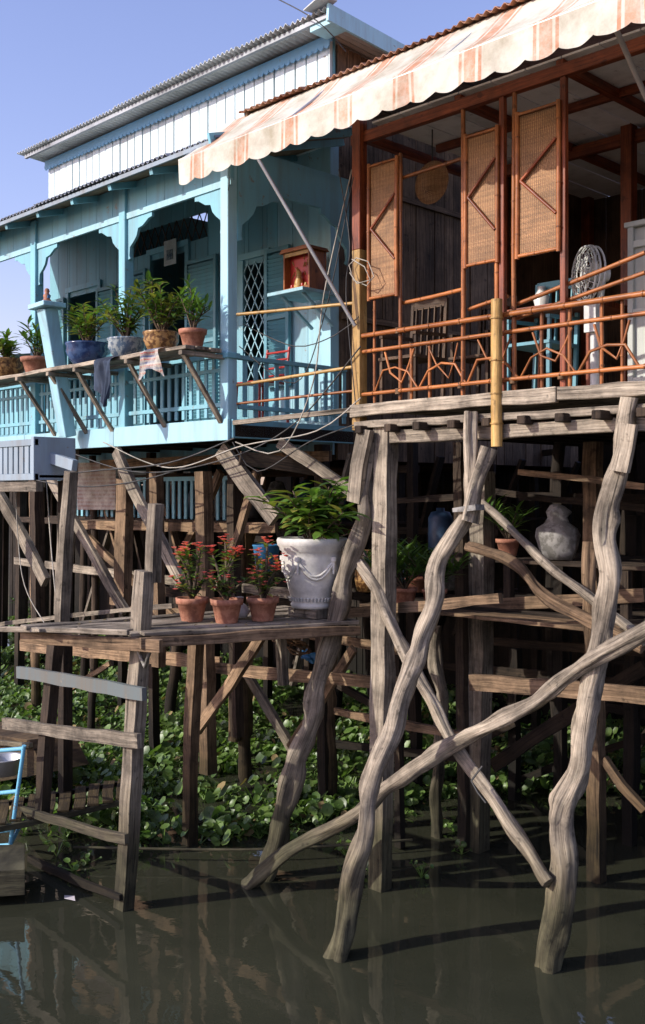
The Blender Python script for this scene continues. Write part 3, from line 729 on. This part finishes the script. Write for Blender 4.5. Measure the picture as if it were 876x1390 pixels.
for kk,(px,yy,mt) in enumerate(((735,7.0,'teald'),(560,6.9,'inner'),(655,7.3,'inner'))):
    G=grp('wooden_chair'); b=MB('chair',G); X=xf(px,yy);Y=yy;Z=DK
    for dx in (-.19,.19):
        b.box(X+dx-.015,X+dx+.015,Y-.2,Y-.17,Z,Z+.45,mt); b.beam((X+dx,Y+.18,Z),(X+dx,Y+.24,Z+1.0),.03,.03,mt)
        b.beam((X+dx,Y-.2,Z+.65),(X+dx,Y+.2,Z+.67),.035,.025,mt); b.box(X+dx-.012,X+dx+.012,Y-.19,Y-.165,Z+.45,Z+.65,mt)
    b.box(X-.21,X+.21,Y-.21,Y+.2,Z+.44,Z+.465,mt); b.beam((X-.19,Y+.24,Z+.97),(X+.19,Y+.24,Z+.97),.025,.08,mt)
    for k in range(5): b.beam((X-.14+k*.07,Y+.2,Z+.47),(X-.14+k*.07,Y+.235,Z+.94),.012,.03,mt)
    b.build()
G=grp('wooden_table'); b=MB('table',G); X=-4.55;Y=7.2
b.box(X-.45,X+.45,Y-.3,Y+.3,DK+.72,DK+.76,'red')
for dx in (-.4,.4):
    for dy in (-.26,.26): b.box(X+dx-.02,X+dx+.02,Y+dy-.02,Y+dy+.02,DK,DK+.72,'red')
b.lathe((X-.2,Y,DK+.762),[(0,0),(.06,0),(.05,.03),(.07,.12),(.03,.18),(.035,.21),(0,.215)],'plastic',16)
b.build()
# ------------------------------------------------------------------ walkway with ladder
G=grp('wooden_walkway'); b=MB('planks',G,.004); ZW=2.15
A=S(196,862,z=ZW);B=S(480,846,z=ZW);C=S(372,825,z=ZW);D=S(42,852,z=ZW)
for k in range(7):
    t0=(k+.02)/7;t1=(k+.94)/7; tm=(t0+t1)/2
    p=A.lerp(D,tm)+(A-B).normalized()*R(-.08,.14); q=B.lerp(C,tm)+(B-A).normalized()*R(-.08,.16); w=(A-D).length/7*R(.78,.93)
    b.beam(p+V((0,0,R(-.008,.012))),q+V((0,0,R(-.008,.012))),w,.03,'grey',jit=.006)
b.beam(A+V((.0,-.04,-.06)),B+V((.02,.05,-.06)),.05,.08,'warm',.6,jit=.006)
b.beam(D+V((-.1,-.02,-.07)),A+V((.15,.05,-.07)),.06,.09,'warm',.7,jit=.006)
b.beam(D+V((0,.9,-.08)),A+V((.15,.9,-.08)),.06,.08,'dark',.7)
b.beam(D+V((-.3,-.2,-.02)),D+V((.9,.3,.02)),.04,.04,'grey',.8,jit=.004)
for k in range(45):
    u_,v_=R(.05,.95),R(.05,.9); p=A.lerp(D,u_).lerp(B.lerp(C,u_),v_)+V((0,0,.02)); b.leaf(p,(R(-1,1),R(-1,1),R(0,.2)),R(.03,.07),R(.015,.03),'deadleaf')
b.build()
b=MB('supports',G)
b.beam(S(212,684,y=4.62),S(208,790,y=4.62),.1,.08,'grey',.3,jit=.006)
b.beam(S(196,775,y=4.55),S(168,1238,y=4.5),.13,.1,'grey',.35,jit=.009)
b.beam(S(97,640,y=4.75),S(84,860,y=4.8),.1,.09,'grey',.35,jit=.007)
b.beam(S(78,850,y=4.6),S(56,1110,y=4.5),.11,.09,'dark',.9,jit=.007)
b.beam(S(268,850,y=5.6),S(258,1150,y=5.75),.11,.1,'warm',.25,jit=.008)
b.beam(S(380,850,y=5.9),S(385,930,y=5.9),.07,.07,'grey',.4)
for (x0,y0,x1,y1,w,mt,tn) in ((24,912,195,942,.10,'rung',.5),(5,982,190,1006,.10,'grey',.2),(30,1100,172,1140,.07,'grey',.2),(40,1165,165,1218,.05,'dark',.9)):
    b.beam(S(x0,y0,y=4.46),S(x1,y1,y=4.44),.04,w,mt,tn,jit=.008)
b.pole([S(205,880,z=2.05),S(197,905,y=4.5),S(182,870,y=4.5)],.016,'sack')
b.beam(S(-20,850,y=5.0),S(235,822,y=5.2),.04,.04,'grey',.6,jit=.005); b.pole([S(100,1150,z=.12),S(350,1153,z=.12),S(560,1140,z=.12)],.012,'grey',6)
b.build()
b=MB('plastic_bag'); c=S(326,838,z=ZW+.03)
b.lathe(c,[(0,0),(.06,.0),(.08,.05),(.06,.1),(.02,.13),(.04,.17),(0,.16)],'bag',16)
for v in b.v: v+=V((noise.noise(v*17),noise.noise(v*17+V((5,5,5))),0))*.03
b.build()
b=MB('rope_coil')
for k in range(7):
    c=S(388+k*3,862,y=6.1)+V((0,0,-.02*k)); r=R(.1,.17); b.pole([c+V((math.cos(a)*r,math.sin(a)*r*.5,math.sin(a+k)*.04)) for a in [2*math.pi*i/14 for i in range(15)]],.010,'tie',6,None,0,1)
b.build()
# ------------------------------------------------------------------ boat & left things
G=grp('wooden_boat'); b=MB('deck_slats',G,.003); ZB=.42
a0=S(-40,1095,z=ZB);a1=S(168,1058,z=ZB); c0=S(-40,1128,z=ZB); c1=S(168,1083,z=ZB)
for k in range(11):
    t=k/10; b.beam(a0.lerp(a1,t),c0.lerp(c1,t)+V((R(-.03,.03),-.03,0)),.10,.02,'warm',R(.6,1),jit=.004)
b.beam(a0-V((0,0,.03)),a1-V((0,0,.03)),.05,.04,'dark'); b.beam(c0-V((0,0,.035)),c1-V((0,0,.035)),.05,.05,'grey',.8,jit=.005)
b.build()
b=MB('hull',G,.003)
pts=[S(-80,985,y=5.2),S(40,1005,y=5.2),S(62,1050,y=5.2),S(-80,1075,y=5.2)]
b.prism(pts,(0,.5,0),'warm',.3)
b.beam(S(-80,1000,y=5.18),S(42,1012,y=5.18),.05,.05,'grey',.8,jit=.005)
b.prism([S(-60,1148,z=.28),S(34,1146,z=.28),S(34,1180,z=.28),S(-60,1186,z=.28)],(0,0,-.2),'grey',.4)
b.build()
G=grp('metal_basin'); b=MB('basin',G); c=S(6,1050,z=.62)
b.lathe(c,[(.0,0),(.14,0),(.17,.14),(.185,.15),(.175,.155),(.16,.14),(.13,.01)],'steel'); b.build()
G=grp('blue_metal_chair'); b=MB('frame',G); y=4.3
for a in (((33,1012),(14,1147)),((0,1148),(14,1147)),((-15,1020),(33,1016)),((-15,1078),(24,1074)),((-15,1130),(17,1126)),((-15,1020),(-30,1150))):
    b.pole([S(a[0][0],a[0][1],y=y),S(a[1][0],a[1][1],y=y)],.018,'bluemet')
b.pole([S(14,1147,y=y),S(14,1147,y=y)+V((-.3,.25,.03))],.018,'bluemet')
b.build()
G=grp('neighbour_porch'); b=MB('porch',G,.003)
p=S(-40,560,y=4.7);q=S(50,560,y=4.7); zt,zb_=S(30,597,y=4.7).z,S(30,652,y=4.7).z
b.box(p.x,q.x,4.68,4.72,zt-.06,zt,'greyblue'); b.box(p.x,q.x,4.68,4.72,zb_,zb_+.06,'greyblue'); b.box(p.x,q.x,4.725,5.1,zb_+.02,zb_+.05,'greyblue')
x=p.x
while x<q.x-.02: b.box(x,x+.075,4.69,4.71,zb_+.06,zt-.06,'greyblue'); x+=.1
b.box(q.x-.05,q.x,4.67,5.1,zb_,zt+.02,'greyblue')
b.beam(S(20,605,y=4.8),S(102,632,y=4.9),.06,.1,'greyblue',.6); b.beam((p.x,4.7,zb_-.06),(q.x+.05,4.7,zb_-.06),.07,.09,'grey')
b.beam((q.x-.1,5.05,-.3),(q.x-.1,5.05,zb_),.1,.1,'dark'); b.beam((p.x+.1,4.8,-.3),(p.x+.1,4.8,zb_),.1,.1,'grey')
b.build()
G=grp('neighbour_stilt_house'); b=MB('house',G)
x=-22
while x<-15.2: b.box(x,x+.28,8.5,8.53,3.5,5.3,'teal'); x+=.29
b.box(-15.25,-15.2,8.5,13,3.5,5.3,'gable'); b.box(-22,-15.2,8.54,13,3.4,3.5,'dark')
b.corr(-22.5,-14.8,(7.8,5.35),(13,6.1),'zincd')
for i in range(9):
    for y in (8.2,10,12): b.beam((-15.3-i*.8,y,-.3),(-15.2-i*.8,y,3.5),.12,.12,'dark')
b.box(-22,-15,7.6,8.5,3.3,3.45,'warm')
for i in range(16): b.box(-21.8+i*.42,-21.75+i*.42,7.6,7.65,3.45,4.2,'blue')
b.box(-22,-15,7.58,7.66,4.2,4.26,'blue')
b.build()
b=MB('added_dark_backdrop')  # added planks that block the bright horizon, coloured black to pass for shade
x=-24
while x<5:
    w=R(.12,.22); b.box(x,x+w-.01,12.6+R(-.03,.03),12.65,.0,R(3.3,3.6) if x<-14 else R(3.95,4.1),'blk'); x+=w
b.build()
# ------------------------------------------------------------------ plants
def bush(mb,c,h,sp,n,L,Wd,mats,stems=7,flower=0,up=.35,thick=.006,low=.25):
    c=V(c)
    for k in range(stems):
        a=R(0,6.28); r=sp*R(.1,1)**.7; tip=c+V((math.cos(a)*r,math.sin(a)*r,h*R(.5,1.05)*(1-.25*(r/sp))))
        mid=c.lerp(tip,.5)+V((R(-.03,.03),R(-.03,.03),h*.08))
        mb.pole([c,mid,tip],[thick*1.5,thick*.7],'twig',5,None,0,.1)
        m=max(3,n//stems)
        for i in range(m):
            t=low+(1-low)*((i+R(0,1))/m)
            p=(c.lerp(mid,t*2) if t<.5 else mid.lerp(tip,t*2-1))
            aa=i*2.4+R(-.4,.4); d=V((math.cos(aa),math.sin(aa),R(-.2,.6)+up*t*1.5))
            s=R(.65,1.25)
            mb.leaf(p,d,L*s,Wd*s,random.choice(mats),None,R(.1,.5))
        if flower:
            for f in range(flower):
                fc=tip+V((R(-1,1),R(-1,1),R(-.5,1)))*.05
                for q in range(4):
                    aa=q*1.57+R(0,.5); mb.leaf(fc,(math.cos(aa),math.sin(aa),.5),.028,.036,'flower',None,.1)
bowl=lambda r,h:[(r*.55,0),(r*.8,h*.25),(r,h*.6),(r*.97,h*.85),(r*1.04,h*.93),(r*1.04,h),(r*.92,h),(r*.9,h*.85),(0,h*.84)]
tpot=lambda r,h:[(r*.66,0),(r*.9,h*.75),(r*1.0,h*.76),(r*1.03,h),(r*.9,h),(r*.88,h*.88),(0,h*.87)]
def potted(name,c,prof,mat,h,**k):
    G=grp(name); p=MB('pot',G); p.lathe(c,prof,mat); hh=prof[-1][1]
    p.lathe(V(c)+V((0,0,hh+.002)),[(prof[-2][0]*.99,0),(0,.01)],'soil'); p.build()
    f=MB('foliage',G); bush(f,V(c)+V((0,0,hh)),h,**k); f.build(); return G
def shp(px,y=5.66): q=S(px,480,y=y); return V((q.x,y,4.497))
potted('potted_shrub',shp(262),tpot(.125,.17),'terra',.48,sp=.17,n=130,L=.11,Wd=.03,mats=['leaf','leafd'],stems=9,up=.8)
potted('potted_shrub',shp(219),bowl(.165,.2),'browncer',.56,sp=.31,n=300,L=.13,Wd=.044,mats=['leaf','leafy','leafd','leafy'],stems=15)
potted('potted_shrub',shp(172),bowl(.18,.2),'greycer',.54,sp=.31,n=260,L=.12,Wd=.039,mats=['leafy','leaf','leafd'],stems=14)
potted('potted_shrub',shp(118),bowl(.21,.23),'bluecer',.5,sp=.34,n=240,L=.13,Wd=.038,mats=['leaf','leafy'],stems=14)
potted('potted_shrub',shp(50),tpot(.17,.18),'terra',.44,sp=.24,n=150,L=.14,Wd=.036,mats=['leafd','leaf'],stems=10,up=.6)
potted('potted_shrub',shp(10),bowl(.22,.22),'browncer',.34,sp=.3,n=180,L=.14,Wd=.042,mats=['leafy','leaf'],stems=11)
for px,yy,st in ((261,843,4),(308,845,5),(357,842,6)):
    c=S(px,yy,z=ZW+.02); GG=potted('crown_of_thorns_plant',c,tpot(.13,.19),'terra',.5,sp=.14,n=80,L=.085,Wd=.034,mats=['leaf','leaf','leafy'],stems=st,flower=10,thick=.012,low=.4)
    f=MB('lower_growth',GG); bush(f,c+V((0,0,.18)),.24,.22,100,.08,.03,['leaf','leafd','leafy'],8,flower=2,thick=.008); f.build()
G=grp('white_garden_urn'); c=S(424,824,z=ZW+.10); c=V((c.x,c.y,ZW+.10))
b=MB('urn',G); prof=[(.0,0),(.175,0),(.18,.03),(.168,.05),(.18,.08),(.225,.25),(.25,.42),(.255,.47),(.272,.48),(.275,.505),(.292,.52),(.298,.56),(.29,.58),(.262,.58),(.25,.53),(0,.52)]
b.lathe(c,prof,'urn',40)
def rad(z):
    for i in range(1,len(prof)-1):
        if prof[i][1]<=z<=prof[i+1][1]: return prof[i][0]+(prof[i+1][0]-prof[i][0])*(z-prof[i][1])/max(1e-6,prof[i+1][1]-prof[i][1])
    return .25
for s in range(5):
    a0=s*2*math.pi/5
    for dz in (0,.022):
        pts=[]
        for i in range(9):
            t=i/8; a=a0+t*2*math.pi/5; z=.40-dz-.13*math.sin(t*math.pi); r=rad(z)+.001; pts.append(c+V((math.cos(a)*r,math.sin(a)*r,z)))
        b.pole(pts,.012,'urn',8,.5,.5,.02)
    r=rad(.4)+.004; q=c+V((math.cos(a0)*r,math.sin(a0)*r,.41))
    b.pole([q,q-V((0,0,.12))],[.018,.008],'urn',8,.5); b.pole([q+V((0,0,.02)),q-V((0,0,.015))],.026,'urn',10,.5)
for s in range(40):
    a=s*2*math.pi/40; r=.182; q=c+V((math.cos(a)*r,math.sin(a)*r,.06)); b.pole([q,q+V((math.cos(a)*.012,math.sin(a)*.012,.03))],.009,'urn',6,.5)
b.lathe(c+V((0,0,.515)),[(.25,0),(0,.02)],'soil'); b.build()
b=MB('brick_plinth',G,.004); b.box(c.x-.17,c.x+.17,c.y-.12,c.y+.12,ZW+.02,ZW+.098,'grey'); b.build()
f=MB('foliage',G); bush(f,c+V((0,0,.5)),.6,.52,340,.20,.09,['leaf','leaf','leafy','leafd'],19,up=.2,thick=.007)
bush(f,c+V((.1,0,.5)),.25,.34,80,.08,.035,['leafd','leaf'],7,flower=2); f.build()
for px,py,y,z in ((550,800,6.9,2.22),(590,800,7.0,2.22),(565,745,7.9,2.22),(690,750,7.6,2.65),(520,790,7.3,2.22)):
    c=S(px,py,y=y); potted('potted_shrub',V((c.x,y,z)),tpot(.11,.15),'terra',.4,sp=.28,n=140,L=.17,Wd=.03,mats=['leaf','leafd'],stems=10,up=.9)
G=grp('covered_water_jar'); b=MB('jar',G); c=S(757,752,y=7.55)
b.lathe((c.x,7.55,2.64),[(0,0),(.12,0),(.17,.08),(.185,.2),(.17,.27),(.1,.31),(.07,.36),(.1,.4),(.06,.46),(0,.47)],'sack',28)
for v in b.v: v+=V((noise.noise(v*9),noise.noise(v*9+V((5,5,5))),noise.noise(v*12)*.6))*.035
b.build()
b=MB('water_canister'); c=S(598,760,y=7.9); b.lathe((c.x,7.9,2.62),[(0,0),(.11,0),(.12,.05),(.12,.34),(.09,.4),(.04,.41),(.04,.44),(0,.44)],'canis'); b.build()
b=MB('blue_bucket'); c=S(362,770,y=6.6); b.lathe((c.x,6.6,2.45),[(0,0),(.1,0),(.13,.24),(.14,.25),(.13,.26),(.12,.24),(.09,.02)],'bright'); b.build()
def cloth(name,px,w,h,mat,y=5.42,z=4.5):
    X=S(px,480,y=y).x; b=MB(name); vs=[];fs=[];n=20;m=20;sd=R(0,50)
    for i in range(n+1):
        for j in range(m+1):
            u=i/n;t=j/m; pinch=1-.3*t*math.sin(u*3+sd)
            zz=z+.02-h*t*(1+.2*math.sin(u*5+sd)); yy=y-.02*min(1,t*8)+.05*noise.noise(V((u*7+sd,t*1.5,0)))*min(1,t*4)+(.12*(1-min(1,t*8)))
            vs.append((X-w/2+w*u*pinch,yy-.03,zz))
    for i in range(n):
        for j in range(m): a=i*(m+1)+j; fs.append((a,a+1,a+m+2,a+m+1))
    b.add(vs,fs,mat,None,.5,True); b.build()
cloth('dark_blue_laundry_shirt',146,.34,.42,'bluecloth'); cloth('patterned_laundry_cloth',208,.28,.26,'plaid')
b=MB('blue_rag'); c=S(420,885,y=6.5)
vs=[];n=8
for i in range(n+1):
    for j in range(n+1): vs.append(c+V((i/n*.18-.1,.05*noise.noise(V((i*.5,j*.5,1))),-j/n*.09+.06*noise.noise(V((i*.4,j*.5,4))))))
b.add(vs,[(i*(n+1)+j,i*(n+1)+j+1,(i+1)*(n+1)+j+1,(i+1)*(n+1)+j) for i in range(n) for j in range(n)],'bright',None,.5,True); b.build()
def cab(pts,r=.006,mat='cable'): kb.pole(pts,r,mat,5,.5,0,.1)
kb=MB('hanging_cables')
P=lambda a,b_,y:S(a,b_,y=y)
cab([P(-10,655,5.4),P(120,640,5.6),P(230,628,5.8),P(318,595,5.9)],.008); cab([P(60,600,5.6),P(180,640,5.8),P(300,625,5.85),P(400,575,6.1),P(490,470,6.1)],.007)
cab([P(140,600,5.85),P(230,635,5.8),P(330,605,5.85),P(430,585,6.0),P(490,540,6.1)],.006,'cableW'); cab([P(320,600,5.9),P(380,612,6),P(425,520,6.1),P(440,400,6.2),P(478,230,6.2)],.006,'cableW')
cab([P(484,350,6.1),P(500,355,6.08),P(508,375,6.08),P(498,388,6.08),P(480,380,6.08),P(474,360,6.08),P(484,350,6.1)],.005,'cableW'); cab([P(478,352,6.1),P(495,362,6.07),P(503,380,6.07),P(485,385,6.07),P(475,370,6.07)],.005,'cableW')
cab([P(360,-10,6.9),P(430,28,7.0),P(470,70,7.3)],.006); cab([P(300,400,5.95),P(306,300,5.92),P(312,240,5.9)],.005)
cab([P(480,240,6.1),P(440,430,6.2),P(400,520,6.2),P(325,470,5.98)],.005); cab([P(60,610,5.3),P(75,800,4.9),P(90,850,4.8)],.006,'cableW')
cab([P(460,230,6.15),P(475,330,6.1),P(470,400,6.1),P(484,560,6.1)],.005); cab([P(0,640,5.6),P(100,660,5.7),P(200,650,5.8),P(316,610,5.9)],.007)
cab([P(316,600,5.9),P(350,640,6.0),P(420,600,6.1),P(486,575,6.1)],.006); cab([P(20,640,5.0),P(30,780,4.9),P(60,845,4.8)],.005,'cableW')
cab([P(330,440,6.1),P(400,470,6.1),P(455,455,6.1),P(487,430,6.1)],.005)
kb.build()
kb=MB('mooring_rope'); cab([P(660,1090,5.8),P(640,1060,5.85),P(655,1040,5.9)],.008); kb.build()
b=MB('floating_litter')
for px,py,s in ((95,1219,.05),(290,1140,.06),(640,1000,.05)):
    c=S(px,py,z=.01); b.add([c+V((-s*1.6,0,0)),c+V((0,-s,.01)),c+V((s*1.6,0,.0)),c+V((.02,s*.6,.015)),c+V((-.03,s*.8,0))],[(0,1,2,3,4)],'bag')
b.build()
# ------------------------------------------------------------------ water hyacinth
poly=[(-26,4.6),(-9.9,4.9),(-9.1,5.15),(-8.1,5.05),(-7.4,5.7),(-7.0,6.7),(-7.2,7.7),(-6.5,7.8),(-6.2,8.9),(-5.2,10.2),(-3,11.0),(-1,11.5),(-1,12.6),(-26,12.6)]
def inside(x,y):
    c=False;j=len(poly)-1
    for i in range(len(poly)):
        xi,yi=poly[i];xj,yj=poly[j]
        if (yi>y)!=(yj>y) and x<(xj-xi)*(y-yi)/(yj-yi)+xi: c=not c
        j=i
    return c
b=MB('water_hyacinth'); cnt=0;tries=0
def rosette(x,y,sc=1):
    hgt=(.09+.10*noise.noise(V((x*.7,y*.7,2)))+R(0,.07))*sc; s=R(.65,1.2)*sc; base=V((x,y,0.0)); pt=R(0,1)
    for k in range(random.randint(6,10)):
        a=R(0,6.28); l=R(.03,.18)*sc; tip=base+V((math.cos(a)*l,math.sin(a)*l,max(.015,hgt*R(.3,1.35))))
        r=.048*s*R(.6,1.25); nrm=V((math.cos(a)*R(-.2,1.2)-.05,math.sin(a)*R(-.2,1.2)-.2,R(.4,1))).normalized(); t1=nrm.cross(V((0,0,1.0)) if abs(nrm.z)<.95 else V((1,0,0))).normalized(); t2=nrm.cross(t1)
        vs=[tip-nrm*.014]+[tip+(t1*math.cos(q)+t2*math.sin(q)*1.15)*r+nrm*R(-.006,.006) for q in [2*math.pi*i/7 for i in range(7)]]
        tn=min(1,max(0,pt*.5+R(0,.5))); b.add(vs,[(0,1+i,1+(i+1)%7) for i in range(7)],'deadleaf' if random.random()<.05 else 'hya',None,tn,True)
        sd=t1*.008; b.add([base-sd,base+sd,tip+sd*.6,tip-sd*.6],[(0,1,2,3)],'hya',None,.8)
while cnt<3300 and tries<80000:
    tries+=1
    x=-1-23*random.random()**1.15; y=R(4.6,12.6)
    e=.5*noise.noise(V((x*1.5,y*1.5,0)))
    if not inside(x+e,y+e): continue
    if noise.noise(V((x*.9,y*.9,7)))+.4*noise.noise(V((x*3,y*3,2)))<-.2 : continue
    cnt+=1; rosette(x,y)
for k in range(26):
    x=R(-9.5,-5.5); rosette(x,R(4.6,5.3) if x<-7.5 else R(6.3,8.2),.7)
b.build()
f=MB('riverbank_bushes')
for i in range(14):
    c=V((R(-24,0),R(11.6,12.4),.1)); bush(f,c,R(.5,1.0),.6,80,.16,.06,['leafd','leaf'],7)
f.build()
# ------------------------------------------------------------------ light
el=math.radians(28); sx,sy=-.42,-.907
sd=V((sx*math.cos(el),sy*math.cos(el),math.sin(el))).normalized()
L=bpy.data.lights.new('sun','SUN'); L.energy=4.8; L.angle=math.radians(.6); L.color=(1,.955,.87)
lo=bpy.data.objects.new('sun',L); scene.collection.objects.link(lo); lo.rotation_euler=sd.to_track_quat('Z','Y').to_euler(); lo.location=(0,-10,20)
w=bpy.data.worlds.new('World'); scene.world=w; w.use_nodes=True; nt=w.node_tree
sk=nt.nodes.new('ShaderNodeTexSky'); sk.sky_type='NISHITA'; sk.sun_disc=False; sk.sun_elevation=el; sk.sun_rotation=math.atan2(sx,sy)%(2*math.pi)
sk.dust_density=1.0; sk.air_density=1.3; sk.ozone_density=2.5
bg=nt.nodes['Background']; bg.inputs[1].default_value=.15
mx=nt.nodes.new('ShaderNodeMix'); mx.data_type='RGBA'; mx.blend_type='MULTIPLY'; mx.inputs[0].default_value=1; mx.inputs[7].default_value=(1.6,1.3,1.6,1)
nt.links.new(sk.outputs[0],mx.inputs[6]); nt.links.new(mx.outputs[2],bg.inputs[0])
scene.view_settings.view_transform='Standard'; scene.view_settings.look='None'; scene.view_settings.exposure=0
cam=bpy.data.cameras.new('camera'); co=bpy.data.objects.new('camera',cam); scene.collection.objects.link(co); scene.camera=co
co.location=EYE; co.rotation_euler=(math.radians(90),0,math.atan2(.712,.702)); cam.sensor_width=36; cam.sensor_fit='AUTO'; cam.lens=36*1400/1390; cam.shift_y=-25/1390; cam.clip_end=2000; cam.clip_start=.05
